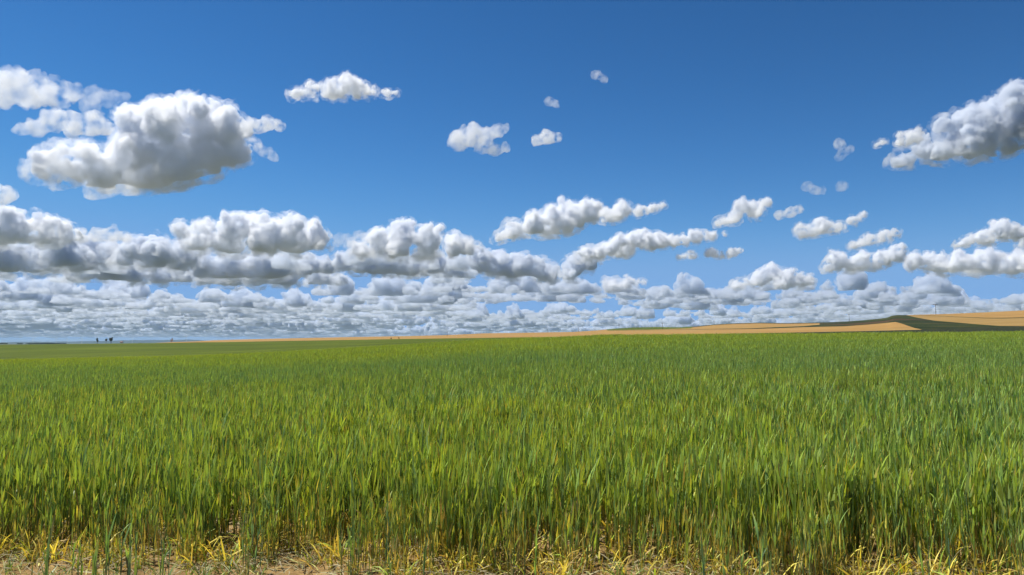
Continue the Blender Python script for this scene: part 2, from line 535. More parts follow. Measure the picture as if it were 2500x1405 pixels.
def build_hill():
    BAND = interp([(1400, 822.6), (1450, 821.5), (1600, 818.3), (1900, 813.2), (2100, 809.2), (2245, 805.6), (2300, 803.5), (2400, 800), (2500, 797), (3700, 785)])
    STRIP_LO = interp([(1000, 816), (1480, 808.5), (1620, 806), (1830, 804), (1900, 801.8), (1960, 799.6), (2060, 797.4), (2120, 793), (2186, 787), (2200, 790.5), (2215, 796), (2230, 801), (2250, 805.4)])
    STRIP_HI = interp([(1000, 815.5), (1480, 808), (1620, 805.6), (1830, 802.4), (1900, 799.2), (1960, 797), (2000, 793.2), (2040, 789)])
    TAN_R_LO = interp([(2212, 770.4), (2222, 772.5), (2240, 776.5), (2280, 783.5), (2340, 788.5), (2400, 793.5), (2440, 796.4), (2500, 796.9), (2600, 795), (3700, 784)])
    HEDGE = interp([(2212, 770.3), (2260, 771), (2330, 774.5), (2400, 777.5), (2450, 778.3), (2500, 777), (3700, 770)])
    lo_left = lambda u: np.where(u < 1400, H_BOT(u), BAND(u))
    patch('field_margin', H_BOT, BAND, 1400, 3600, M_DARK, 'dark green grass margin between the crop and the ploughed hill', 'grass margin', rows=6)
    patch('ploughed_field', lo_left, lambda u: np.where(u < 1480, SKY(u), STRIP_LO(u)), 380, 2250, M_TAN, 'ochre ploughed field rising from the left along the hill to the dark bank', back=False)
    patch('upper_ploughed_field', STRIP_HI, lambda u: np.where(u < 1690, np.interp(u, [1480, 1600, 1690], [807, 805, 802]), SKY(u) + 1.6), 1480, 2002, M_TAN, 'ochre ploughed field higher on the hill, left of the bank')
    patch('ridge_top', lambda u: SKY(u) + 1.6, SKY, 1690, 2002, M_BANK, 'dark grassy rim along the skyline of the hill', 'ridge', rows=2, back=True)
    patch('green_hill_field', lambda u: np.interp(u, [1450, 1600, 1690], [808, 805.2, 802]), SKY, 1450, 1692, M_GREEN, 'small green field on the skyline of the ploughed hill', back=True)
    patch('hill_strip', STRIP_LO, STRIP_HI, 1480, 2002, M_BANK, 'thin dark grass strip dividing two ochre fields', 'grass strip', rows=3)
    bank_lo = lambda u: np.where(u < 2250, STRIP_LO(u), BAND(u))
    bank_hi = lambda u: np.where(u < 2212, SKY(u), TAN_R_LO(u))
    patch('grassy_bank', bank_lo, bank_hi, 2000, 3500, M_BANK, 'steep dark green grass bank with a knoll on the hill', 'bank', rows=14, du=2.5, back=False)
    patch('knoll_top', SKY, SKY, 2000, 2216, M_BANK, 'far side of the dark grassy knoll', 'bank', rows=1, back=True)
    patch('terrace_field', TAN_R_LO, HEDGE, 2212, 3500, M_TAN_PALE, 'pale tan field on the terrace above the grassy bank')
    patch('hedge_line', lambda u: HEDGE(u), lambda u: HEDGE(u) - np.interp(u, [2212, 2300, 2500], [0.2, 0.8, 1.6]), 2212, 3500, M_BANK, 'thin dark line of scrub between the two tan terraces', 'scrub line', rows=2)
    patch('hilltop_field', lambda u: HEDGE(u) - np.interp(u, [2212, 2300, 2500], [0.2, 0.8, 1.6]), SKY, 2212, 3500, M_TAN, 'tan field on the hilltop at the right edge', back=True)
    patch('skyline_field', lambda u: SKY(u), SKY, 380, 1460, M_TAN, 'far side of the low ochre rise', rows=1, back=True)


build_terrain()
build_hill()
# ------------------------------------------------------------------ the crop
def leaf_mat(name, translucency=0.33, rough=0.45, spec=0.35):
    m, t, p, out = new_mat(name)
    L = t.links.new
    va = t.nodes.new('ShaderNodeAttribute'); va.attribute_name = 'col'
    geo = t.nodes.new('ShaderNodeNewGeometry')
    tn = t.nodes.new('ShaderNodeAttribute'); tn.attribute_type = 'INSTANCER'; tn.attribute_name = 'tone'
    hs = t.nodes.new('ShaderNodeHueSaturation')
    # each leaf a little different, and each part of the field too
    h = t.nodes.new('ShaderNodeMapRange'); h.inputs['To Min'].default_value = 0.482; h.inputs['To Max'].default_value = 0.512
    v = t.nodes.new('ShaderNodeMapRange'); v.inputs['To Min'].default_value = 0.72; v.inputs['To Max'].default_value = 1.25
    L(geo.outputs['Random Per Island'], h.inputs['Value']); L(geo.outputs['Random Per Island'], v.inputs['Value'])
    L(h.outputs[0], hs.inputs['Hue']); L(v.outputs[0], hs.inputs['Value'])
    warm = t.nodes.new('ShaderNodeMix'); warm.data_type = 'RGBA'; warm.blend_type = 'MULTIPLY'
    warm.inputs[0].default_value = 1.0
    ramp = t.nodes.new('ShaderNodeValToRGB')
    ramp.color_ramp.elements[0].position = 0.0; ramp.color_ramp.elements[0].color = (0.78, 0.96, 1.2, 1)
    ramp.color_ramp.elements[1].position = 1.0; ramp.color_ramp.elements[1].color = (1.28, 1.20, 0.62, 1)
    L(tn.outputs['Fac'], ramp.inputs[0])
    L(va.outputs['Color'], warm.inputs[6]); L(ramp.outputs[0], warm.inputs[7]); L(warm.outputs[2], hs.inputs['Color'])
    L(hs.outputs[0], p.inputs['Base Color'])
    p.inputs['Roughness'].default_value = rough
    p.inputs['Specular IOR Level'].default_value = spec
    tr = t.nodes.new('ShaderNodeBsdfTranslucent')
    tc = t.nodes.new('ShaderNodeMix'); tc.data_type = 'RGBA'; tc.blend_type = 'MULTIPLY'; tc.inputs[0].default_value = 1.0
    tc.inputs[7].default_value = (1.5, 1.3, 0.6, 1)
    L(hs.outputs[0], tc.inputs[6]); L(tc.outputs[2], tr.inputs['Color'])
    mx = t.nodes.new('ShaderNodeMixShader'); mx.inputs[0].default_value = translucency
    L(p.outputs[0], mx.inputs[1]); L(tr.outputs[0], mx.inputs[2]); L(mx.outputs[0], out.inputs['Surface'])
    return m


GREEN_A = np.array((0.330, 0.425, 0.068))      # fresh leaf
GREEN_B = np.array((0.190, 0.295, 0.160))      # bluish, waxy stem
YELLOW = np.array((0.74, 0.61, 0.16))
STRAW = np.array((0.50, 0.355, 0.165))


class Blades:
    """Collects ribbons and stems as quads with a colour per vertex."""
    def __init__(self): self.V, self.F, self.C, self.n = [], [], [], 0

    def ribbon(self, pts, widths, side, cols):
        pts = np.asarray(pts); k = len(pts)
        w = np.asarray(widths)[:, None] * side
        v = np.empty((2 * k, 3)); v[0::2] = pts - w; v[1::2] = pts + w
        i = np.arange(k - 1) * 2
        self.F.append(np.stack([i, i + 1, i + 3, i + 2], 1) + self.n)
        self.V.append(v); self.C.append(np.repeat(np.asarray(cols), 2, 0)); self.n += 2 * k

    def tube(self, pts, radii, cols, sides=3):
        pts = np.asarray(pts); k = len(pts)
        a = np.arange(sides) * 2 * math.pi / sides
        ring = np.stack([np.cos(a), np.sin(a), 0 * a], 1)
        v = (pts[:, None, :] + np.asarray(radii)[:, None, None] * ring[None]).reshape(-1, 3)
        i = np.arange(k - 1)[:, None] * sides + np.arange(sides)[None]
        j = np.arange(k - 1)[:, None] * sides + (np.arange(sides)[None] + 1) % sides
        self.F.append(np.stack([i, j, j + sides, i + sides], -1).reshape(-1, 4) + self.n)
        self.V.append(v); self.C.append(np.repeat(np.asarray(cols), sides, 0)); self.n += k * sides

    def get(self):
        c = np.concatenate(self.C)
        return np.concatenate(self.V), np.concatenate(self.F), np.concatenate([c, np.ones((len(c), 1))], 1)


def stalk(B, rng, x, y, h, dry=0.15, coarse=False, wide=1.0, lean=None):
    """One cereal plant: a jointed stem with upright strap leaves, yellowing at the foot."""
    la = rng.uniform(0, 2 * math.pi); lm = abs(rng.normal(0, 0.055))
    lx, ly = math.cos(la) * lm, math.sin(la) * lm
    if lean is not None: lx += lean[0]; ly += lean[1]
    seg = 3 if coarse else 5
    t = np.linspace(0, 1, seg)
    top = h * 0.86
    def at_t(s): return np.array((x + lx * top * s ** 1.6, y + ly * top * s ** 1.6, top * s))
    blue = rng.uniform(0, 1)
    cstem = GREEN_B * (0.8 + 0.5 * rng.random()) * (1 - 0.4 * (1 - blue)) + GREEN_A * 0.4 * (1 - blue)
    cols = [cstem * min(1, 0.6 + s) + STRAW * 0.4 * max(0, 0.25 - s) * 4 * (0.3 + dry) for s in t]
    B.tube([at_t(s) for s in t], np.interp(t, [0, 1], [0.0034, 0.0022]) * wide, cols)
    nl = 4 if coarse else rng.integers(5, 7)
    phi = rng.uniform(0, 2 * math.pi)
    for k in range(nl):
        s = 0.05 + 0.93 * (k + rng.uniform(0, 0.7)) / nl
        s = min(s, 1.0)
        p0 = at_t(s)
        phi += math.pi + rng.normal(0, 0.5)
        out = np.array((math.cos(phi), math.sin(phi), 0))
        side = np.array((-math.sin(phi), math.cos(phi), 0))
        tw = rng.normal(0, 0.5)
        side = side * math.cos(tw) + np.array((0, 0, 1)) * math.sin(tw) * 0.3 + out * math.sin(tw)
        side /= np.linalg.norm(side)
        L = rng.uniform(0.12, 0.25) * (h / 0.66) * (0.75 if s < 0.3 else 1.0)
        open_ = rng.uniform(0.04, 0.24)
        droop = max(0.0, rng.normal(-0.02, 0.18)) * (1.6 if s < 0.35 else 1.0)
        n = 3 if coarse else 5
        q = np.linspace(0, 1, n)
        ang = open_ + droop * q * 2.0
        step = L / (n - 1)
        pts = [p0]
        for a in ang[1:]:
            pts.append(pts[-1] + (out * math.sin(a) + np.array((lx * .5, ly * .5, math.cos(a)))) * step)
        w = rng.uniform(0.0040, 0.0086) * wide
        wid = w * np.interp(q, [0, 0.15, 0.5, 1], [0.55, 0.95, 1.0, 0.06])
        mixb = 0.85 * blue * rng.random() ** 0.5
        base = GREEN_A * (1 - mixb) + GREEN_B * mixb
        base = base * rng.uniform(0.75, 1.25)
        dead = rng.random() < (dry * (3.2 if s < 0.28 else 1.0 if s < 0.5 else 0.06))
        if dead:
            c1 = YELLOW if rng.random() < 0.55 else STRAW
            c0 = c1 * rng.uniform(0.6, 1.1)
            cc = [c0 * (1 - 0.3 * z) + base * 0.3 * (1 - z) for z in q]
        else:
            tip = rng.random() < dry * 0.8
            cc = [base * (1 - z) + (YELLOW * 0.7 if tip and z > 0.6 else base * 1.1) * z for z in q]
        B.ribbon(pts, wid, side, cc)


def clump(seed, n, radius, h, dry, coarse=False, wide=1.0, lean=None):
    rng = np.random.default_rng(seed)
    B = Blades()
    for _ in range(n):
        a, r = rng.uniform(0, 2 * math.pi), radius * math.sqrt(rng.random())
        stalk(B, rng, r * math.cos(a), r * math.sin(a), h * rng.normal(1.0, 0.09), dry, coarse, wide, lean)
    return B.get()


def skirt_clump(seed):
    """Low, dying leaves that splay out round the foot of the crop."""
    rng = np.random.default_rng(seed)
    B = Blades()
    for _ in range(11):
        ph = rng.uniform(0, 2 * math.pi)
        out = np.array((math.cos(ph), math.sin(ph), 0)); sd = np.array((-math.sin(ph), math.cos(ph), 0))
        p = np.array((rng.normal(0, 0.05), rng.normal(0, 0.05), 0.0)); pts = [p]
        L = rng.uniform(0.12, 0.28); a0 = rng.uniform(0.05, 0.7); dr = rng.uniform(-0.1, 1.5)
        for s in (0.25, 0.5, 0.75, 1.0):
            an = a0 + dr * s * s
            p = p + (out * math.sin(an) + np.array((0, 0, math.cos(an)))) * L / 4; pts.append(p)
        q = rng.random()
        c = (YELLOW if q < 0.50 else STRAW if q < 0.72 else GREEN_A) * rng.uniform(0.6, 1.15)
        g = GREEN_A * 0.8 if rng.random() < 0.4 else c
        tw = rng.normal(0, 0.6)
        sd = sd * math.cos(tw) + np.array((0, 0, 1)) * math.sin(tw)
        B.ribbon(pts, np.array([.6, 1, 1, .8, .1]) * rng.uniform(0.003, 0.008), sd, [g, g * .5 + c * .5, c, c, c])
    return B.get()


def edge_y(x):
    """Where the crop begins."""
    x = np.asarray(x, float)
    return 5.32 - 0.18 * np.clip(x, -4, 6) + fbm2(x * 1.1, x * 0, octaves=3, seed=12) * 0.28


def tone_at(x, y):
    # 0 bluish .. 1 lime: streaky patches over the field, backlit tips and sheen painted lime towards the crest
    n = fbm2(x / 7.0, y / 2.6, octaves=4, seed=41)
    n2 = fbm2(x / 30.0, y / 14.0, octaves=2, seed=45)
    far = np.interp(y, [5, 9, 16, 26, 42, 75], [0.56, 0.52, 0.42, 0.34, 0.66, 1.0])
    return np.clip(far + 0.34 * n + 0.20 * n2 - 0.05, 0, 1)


def scatter(y0, y1, per_m2, rng, margin=1.08, side=4.0):
    """Even points over the part of the field in view and some metres to either side of it."""
    wide = y1 * 0.687 * margin + side
    n = int(2 * wide * (y1 - y0) * per_m2)
    x, y = rng.uniform(-wide, wide, n), rng.uniform(y0, y1, n)
    k = np.abs(x) < y * 0.687 * margin + side
    return x[k], y[k]


def build_crop():
    rng = np.random.default_rng(11)
    M = leaf_mat('crop_leaf', rough=0.5, spec=0.25)
    near = [clump(300 + k, 11, 0.13, 0.66, 0.22, wide=1.25) for k in range(14)]
    front = [clump(400 + k, 9, 0.12, 0.52, 0.85) for k in range(8)]
    skirt = [skirt_clump(700 + k) for k in range(8)]
    mid = [clump(500 + k, 14, 0.20, 0.66, 0.10, coarse=True, wide=0.95) for k in range(10)]
    far = [clump(600 + k, 56, 0.42, 0.66, 0.05, coarse=True, wide=1.35) for k in range(8)]
    o_near, o_front, o_mid, o_far, o_skirt = 0, 14, 22, 32, 40
    P, Rr, S, I, T = [], [], [], [], []

    def put(x, y, first, count, smin=0.88, smax=1.12):
        n = len(x)
        hgt = 1.0 + 0.10 * fbm2(x / 1.7, y / 1.7, octaves=3, seed=51) + 0.05 * fbm2(x / 12, y / 12, octaves=2, seed=52)
        P.append(np.stack([x, y, ground_z(x, y) - 0.01], 1))
        Rr.append(np.stack([rng.normal(0, 0.03, n), rng.normal(-0.01, 0.03, n), rng.uniform(0, 2 * math.pi, n)], 1))
        s = rng.uniform(smin, smax, n)
        S.append(np.stack([s, s, s * hgt], 1))
        I.append(first + rng.integers(0, count, n))
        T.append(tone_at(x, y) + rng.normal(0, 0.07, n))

    x, y = scatter(4.3, 15, 29, rng)
    k = y > edge_y(x) + 0.35
    gap = fbm2(x / 0.7, y / 0.7, octaves=3, seed=61) > np.where(y < 7.5, -0.9, -0.42)
    put(x[k & gap], y[k & gap], o_near, 14)
    x, y = scatter(4.4, 8, 24, rng)
    e = edge_y(x)
    k = (y > e) & (y < e + 0.55)
    put(x[k], y[k], o_front, 8, 0.7, 1.1)
    x, y = scatter(4.2, 9, 62, rng)
    e = edge_y(x)
    k = (y > e - 0.2 * rng.random(len(x))) & ((y < e + 0.35) | ((y < e + 1.1) & (rng.random(len(x)) < 0.22)))
    put(x[k], y[k], o_skirt, 8, 0.6, 1.2)
    x, y = scatter(15, 34, 23, rng)
    gap = fbm2(x / 1.2, y / 1.2, octaves=3, seed=62) > -0.45
    put(x[gap], y[gap], o_mid, 10)
    x, y = scatter(34, 84, 7.0, rng)
    put(x, y, o_far, 8)
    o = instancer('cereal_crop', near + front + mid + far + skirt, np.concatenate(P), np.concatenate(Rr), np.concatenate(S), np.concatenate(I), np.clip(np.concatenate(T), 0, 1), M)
    tag(o, 'dense green cereal crop with upright stalks, yellowing at the near edge', 'crop', kind='stuff')
    n_crop = sum(len(q) for q in P)

    # the fuzz of the same crop on the slope beyond the crest
    # bare strip: straw, dead leaves, low weeds and a few stalks standing out in front
    B = Blades()
    for _ in range(18000):
        x, y = rng.uniform(-7.6, 7.6), rng.uniform(4.2, 7.4)
        d = float(edge_y(np.array([x]))[0]) - y
        if d > 0 and rng.random() > math.exp(-d / 0.6) + 0.16: continue
        z = float(ground_z(x, y)) + 0.035 + abs(rng.normal(0, 0.02))
        a = rng.uniform(0, math.pi); L = rng.uniform(0.04, 0.17)
        dv = np.array((math.cos(a), math.sin(a), rng.normal(0, 0.25)))
        sd = np.array((-math.sin(a), math.cos(a), rng.normal(0, 0.4)))
        q = np.linspace(-0.5, 0.5, 4)
        bend = rng.normal(0, 0.03)
        pts = [np.array((x, y, z)) + dv * L * s + np.array((0, 0, 1)) * (0.25 - s * s) * abs(bend) + sd * (s * s) * bend for s in q]
        c = (STRAW if rng.random() < 0.8 else YELLOW) * rng.uniform(0.45, 1.15)
        B.ribbon(pts, np.array([.6, 1, 1, .3]) * rng.uniform(0.0015, 0.0048), sd / np.linalg.norm(sd), [c] * 4)
    v, f, c = B.get()
    me = mesh_np('straw_litter', v, f)
    a_ = me.attributes.new('col', 'FLOAT_COLOR', 'POINT'); a_.data.foreach_set('color', c.astype(np.float32).ravel())
    tag(link('straw_litter', me, leaf_mat('dead_straw', 0.15, 0.7, 0.2)), 'dry straw and dead leaves lying on the bare soil', 'straw', kind='stuff')

    B = Blades()
    for _ in range(1150):
        x, y = rng.uniform(-7.5, 7.5), rng.uniform(4.3, 6.4)
        if y > float(edge_y(np.array([x]))[0]) + 0.1: continue
        z = float(ground_z(x, y)) + 0.01
        n = rng.integers(4, 15)
        hh = rng.uniform(0.05, 0.20)
        for _k in range(n):
            ph = rng.uniform(0, 2 * math.pi); op = rng.uniform(0.1, 0.8); L = hh * rng.uniform(0.6, 1.2)
            out = np.array((math.cos(ph), math.sin(ph), 0)); sd = np.array((-math.sin(ph), math.cos(ph), 0))
            p = np.array((x, y, z)) + out * rng.uniform(0, 0.03); pts = [p]
            for s in (0.33, 0.66, 1.0):
                an = op + s * 0.6
                p = p + (out * math.sin(an) + np.array((0, 0, math.cos(an)))) * L / 3; pts.append(p)
            c = (GREEN_A * 0.75 if rng.random() < 0.75 else YELLOW * 0.6) * rng.uniform(0.6, 1.1)
            B.ribbon(pts, np.array([.8, 1, .8, .1]) * rng.uniform(0.0018, 0.0042), sd, [c] * 4)
    for _ in range(34):       # stray cereal stalks out on the soil
        x, y = rng.uniform(-3.9, 3.9), rng.uniform(4.35, 5.7)
        if y > float(edge_y(np.array([x]))[0]): continue
        Bs = Blades()
        for _k in range(rng.integers(1, 4)):
            stalk(Bs, rng, x + rng.normal(0, 0.03), y + rng.normal(0, 0.03), rng.uniform(0.3, 0.62), 0.25)
        v, f, c = Bs.get()
        v[:, 2] += float(ground_z(x, y))
        B.V.append(v); B.F.append(f + B.n); B.C.append(c[:, :3]); B.n += len(v)
    v, f, c = B.get()
    me = mesh_np('weeds', v, f, smooth=True)
    a_ = me.attributes.new('col', 'FLOAT_COLOR', 'POINT'); a_.data.foreach_set('color', c.astype(np.float32).ravel())
    tag(link('weeds', me, leaf_mat('weed_leaf')), 'sparse dark weeds and stray stalks on the bare soil strip', 'weeds', kind='stuff')
    return n_crop


print('CROP', build_crop())
# ------------------------------------------------------------------ things on the skyline
def plain_mat(name, col, rough=0.8, noise=0.15, scale=3.0):
    m, t, p, out = new_mat(name)
    p.inputs['Roughness'].default_value = rough
    tc = t.nodes.new('ShaderNodeTexCoord'); nz = t.nodes.new('ShaderNodeTexNoise'); nz.inputs['Scale'].default_value = scale; nz.inputs['Detail'].default_value = 6
    cr = t.nodes.new('ShaderNodeValToRGB')
    cr.color_ramp.elements[0].position = 0.3; cr.color_ramp.elements[0].color = (*[c * (1 - noise) for c in col], 1)
    cr.color_ramp.elements[1].position = 0.7; cr.color_ramp.elements[1].color = (*[min(1, c * (1 + noise)) for c in col], 1)
    t.links.new(tc.outputs['Object'], nz.inputs['Vector']); t.links.new(nz.outputs['Fac'], cr.inputs[0]); t.links.new(cr.outputs[0], p.inputs['Base Color'])
    return m


M_POLE = plain_mat('weathered_wood', (0.085, 0.07, 0.06))
M_STEEL = plain_mat('galvanised_steel', (0.16, 0.16, 0.17), 0.5)
M_WHITE = plain_mat('white_paint', (0.78, 0.78, 0.78), 0.4, 0.03)
M_STONE = plain_mat('pale_stone', (0.60, 0.56, 0.50), 0.9, 0.2, 1.5)
M_RENDER = plain_mat('cream_render', (0.55, 0.47, 0.38), 0.9, 0.1, 1.0)
M_TILE = plain_mat('clay_tile', (0.30, 0.14, 0.08), 0.85, 0.2, 2.0)
M_HOLE = plain_mat('dark_opening', (0.02, 0.02, 0.02), 0.9)
M_BARK = plain_mat('bark', (0.06, 0.045, 0.035), 0.95, 0.3, 4.0)
M_LEAVES = leaf_mat('dark_foliage', 0.25, 0.6, 0.2)
M_CERAMIC = plain_mat('brown_ceramic', (0.10, 0.06, 0.05), 0.3)


class Solid:
    def __init__(self): self.V, self.F, self.n = [], [], 0

    def _add(self, v, f):
        self.V.append(np.asarray(v, float)); self.F.append(np.asarray(f) + self.n); self.n += len(v)

    def box(self, c, s):
        x, y, z = c; a, b, h = s[0] / 2, s[1] / 2, s[2] / 2
        v = [(x + i * a, y + j * b, z + k * h) for k in (-1, 1) for i, j in ((-1, -1), (1, -1), (1, 1), (-1, 1))]
        self._add(v, [(3, 2, 1, 0), (4, 5, 6, 7), (0, 1, 5, 4), (1, 2, 6, 5), (2, 3, 7, 6), (3, 0, 4, 7)])

    def rod(self, p0, p1, r0, r1, n=8):
        p0, p1 = np.asarray(p0, float), np.asarray(p1, float)
        d = (p1 - p0) / np.linalg.norm(p1 - p0)
        a = np.cross(d, (0.3, 0.9, 0.1) if abs(d[2]) > 0.7 else (0, 0, 1)); a /= np.linalg.norm(a); b = np.cross(d, a)
        t = np.arange(n) * 2 * math.pi / n
        ring = np.cos(t)[:, None] * a + np.sin(t)[:, None] * b
        v = np.concatenate([p0 + ring * r0, p1 + ring * r1, [p0, p1]])
        i = np.arange(n); j = (i + 1) % n
        f = np.concatenate([np.stack([i, j, j + n, i + n], 1), np.stack([j, i, np.full(n, 2 * n), np.full(n, 2 * n)], 1), np.stack([i + n, j + n, np.full(n, 2 * n + 1), np.full(n, 2 * n + 1)], 1)])
        self._add(v, f)

    def build(self, name, mat, parent=None, smooth=False):
        V, F = np.concatenate(self.V), np.concatenate(self.F)
        me = bpy.data.meshes.new(name)
        me.from_pydata(V.tolist(), [], [list(dict.fromkeys(f)) for f in F.tolist()])
        me.update()
        if smooth: me.polygons.foreach_set('use_smooth', np.ones(len(me.polygons), bool))
        return link(name, me, mat, parent)


def on_hill(px, py):
    x, y, z = hill_point(np.array([float(px)]), np.array([float(py)]))
    return (float(x[0]), float(y[0]), float(z[0]))


def wooden_pole(loc, h, arm, label, width=0.19, turn=0.3, knobs=True):
    r = tag(empty('utility_pole', loc, turn), label, 'utility pole', 'power line poles along the hill')
    s = Solid(); s.rod((0, 0, -0.6), (0, 0, h), width, width * 0.7); s.build('pole', M_POLE, r, True)
    s = Solid(); s.box((0, width + 0.07, h - 0.55), (arm, 0.35, 0.7)); s.build('crossarm', M_POLE, r)
    if knobs:
        for x in (-0.46, 0, 0.46):
            s = Solid(); z0 = h - 0.44 if x else h
            s.rod((x * arm, (width + 0.07) if x else 0, z0), (x * arm, (width + 0.07) if x else 0, z0 + 0.42), 0.09, 0.13); s.build('insulator', M_CERAMIC, r, True)
        for sx in (-1, 1):
            s = Solid(); s.rod((sx * arm * 0.3, width + 0.02, h - 0.62), (0, width * 0.9, h - 1.6), 0.05, 0.05); s.build('brace', M_STEEL, r)
    return r


def px_size(loc):   # metres per photograph pixel at a place
    return loc[1] / FPX


def build_poles():
    spots = [   # column, foot row, top row, crossarm (photo px), label
        (2285, 768.5, 743.5, 11, 'tallest power pole, standing on the hilltop field at the right'),
        (2073, 785.5, 767, 5, 'power pole on the slope left of the dark grassy knoll'),
        (1743, 793.5, 784, 4, 'power pole on the dark skyline rim of the hill'),
        (1617, 805, 789, 4, 'power pole in front of the small green hilltop field'),
        (1511, 803, 792, 3.5, 'power pole at the left end of the small green hilltop field'),
        (1412, 811, 800, 3.5, 'power pole on the bare skyline just left of the green hilltop field'),
        (1336, 813, 803.5, 3, 'power pole on the bare skyline, second to the left of the green hilltop field'),
        (1092, 821, 811, 4, 'power pole on the low ochre rise, leftmost on the ploughed hill'),
    ]
    for k, (u, y0, y1, arm, label) in enumerate(spots):
        p = on_hill(u, y0)
        m = px_size(p)
        wooden_pole(p, (y0 - y1) * m, arm * m * 1.1, label, width=0.62 * m if k == 0 else 0.45 * m, turn=0.15 + 0.1 * (k % 3), knobs=k < 2)


def wind_turbine(loc, hub_h, blade, label, turn, spin):
    r = tag(empty('wind_turbine', loc, turn), label, 'wind turbine', 'wind turbines on the horizon')
    s = Solid(); s.rod((0, 0, -20), (0, 0, hub_h), hub_h * 0.05, hub_h * 0.032, 12); s.build('tower', M_WHITE, r, True)
    s = Solid(); s.box((0, 1.5, hub_h + 1.2), (3.6, 10, 3.6)); s.build('nacelle', M_WHITE, r)
    s = Solid(); s.rod((0, -5.5, hub_h + 1.2), (0, -3.4, hub_h + 1.2), 0.8, 1.9, 12); s.build('hub', M_WHITE, r, True)
    for k in range(3):
        a = spin + k * 2 * math.pi / 3
        d = np.array((math.sin(a), 0, math.cos(a)))
        c = np.array((0, -4.6, hub_h + 1.2))
        s = Solid(); s.rod(c + d * 1.2, c + d * blade * 0.2, 0.9, 1.5, 8); s.rod(c + d * blade * 0.2, c + d * blade, 1.5, 0.25, 8); s.build('blade', M_WHITE, r, True)
    return r


def build_turbines():
    for u, foot, top, dist, label, spin in (
        (455, 833, 815, 7000, 'white wind turbine on the horizon right of the pale tower', 0.1),
        (323, 833, 823, 9000, 'faint wind turbine on the blue ridge right of the little house', 0.7),
        (200, 836, 824, 9000, 'faint wind turbine on the horizon left of the leaning bushy tree', 0.3),
        (164, 836, 824, 9000, 'faint wind turbine, third from the left edge over the plain', 0.9),
        (137, 837, 822, 9000, 'wind turbine over the plain, tallest of the faint ones at the left', 0.0),
        (80, 837, 824, 9000, 'faint wind turbine closest to the left edge of the horizon', 1.4),
        (1185, 816, 806, 5000, 'small white wind turbine behind the low ochre rise', 0.5)):
        p = at(u, foot, dist)
        m = p[1] / FPX
        H = (foot - top) * m
        wind_turbine(tuple(p), H * 0.68, H * 0.36, label, 0.3 + spin * 0.4, spin)


def build_tower():
    p = at(419, 834.6, 1500)
    m = p[1] / FPX
    r = tag(empty('stone_tower', tuple(p), 0.25), 'pale ruined stone tower with a narrow top, alone on the pale field', 'tower')
    w = 5.2 * m
    s = Solid(); s.box((0, 0, 2.4 * m), (w, w, 5.6 * m)); s.box((0.12 * w, 0, 5.45 * m), (0.7 * w, 0.8 * w, 0.6 * m)); s.build('tower_body', M_STONE, r)
    s = Solid(); s.box((0.18 * w, 0, 7.2 * m), (0.42 * w, 0.5 * w, 2.9 * m)); s.box((0.26 * w, 0, 8.9 * m), (0.22 * w, 0.3 * w, 0.55 * m)); s.build('upper_turret', M_STONE, r)
    s = Solid(); s.box((0, -0.502 * w, 1.0 * m), (0.24 * w, 0.03 * w, 1.8 * m)); s.build('doorway', M_HOLE, r)
    s = Solid(); s.box((0.1 * w, -0.502 * w, 3.9 * m), (0.16 * w, 0.03 * w, 0.8 * m)); s.build('window', M_HOLE, r)


def build_house():
    p = at(297, 837.6, 1100)
    m = p[1] / FPX
    r = tag(empty('house', tuple(p), -0.35), 'tiny cream house with a reddish roof by the edge of the green field', 'house')
    s = Solid(); s.box((0, 0, 0.6 * m), (7 * m, 4 * m, 2.4 * m)); s.build('wall', M_RENDER, r)
    a, b, z0, z1 = 3.8 * m, 2.4 * m, 1.8 * m, 3.3 * m
    me = bpy.data.meshes.new('roof')
    me.from_pydata([(-a, -b, z0), (a, -b, z0), (a, b, z0), (-a, b, z0), (-a, 0, z1), (a, 0, z1)], [], [(0, 1, 5, 4), (2, 3, 4, 5), (0, 4, 3), (1, 2, 5), (3, 2, 1, 0)])
    link('roof', me, M_TILE, r)
    for x in (-2.0, 1.8):
        s = Solid(); s.box((x * m, -2.0 * m, 0.8 * m), (0.9 * m, 0.06 * m, 0.9 * m)); s.build('window', M_HOLE, r)
    s = Solid(); s.box((0, -2.0 * m, 0.4 * m), (0.9 * m, 0.06 * m, 1.6 * m)); s.build('door', M_HOLE, r)


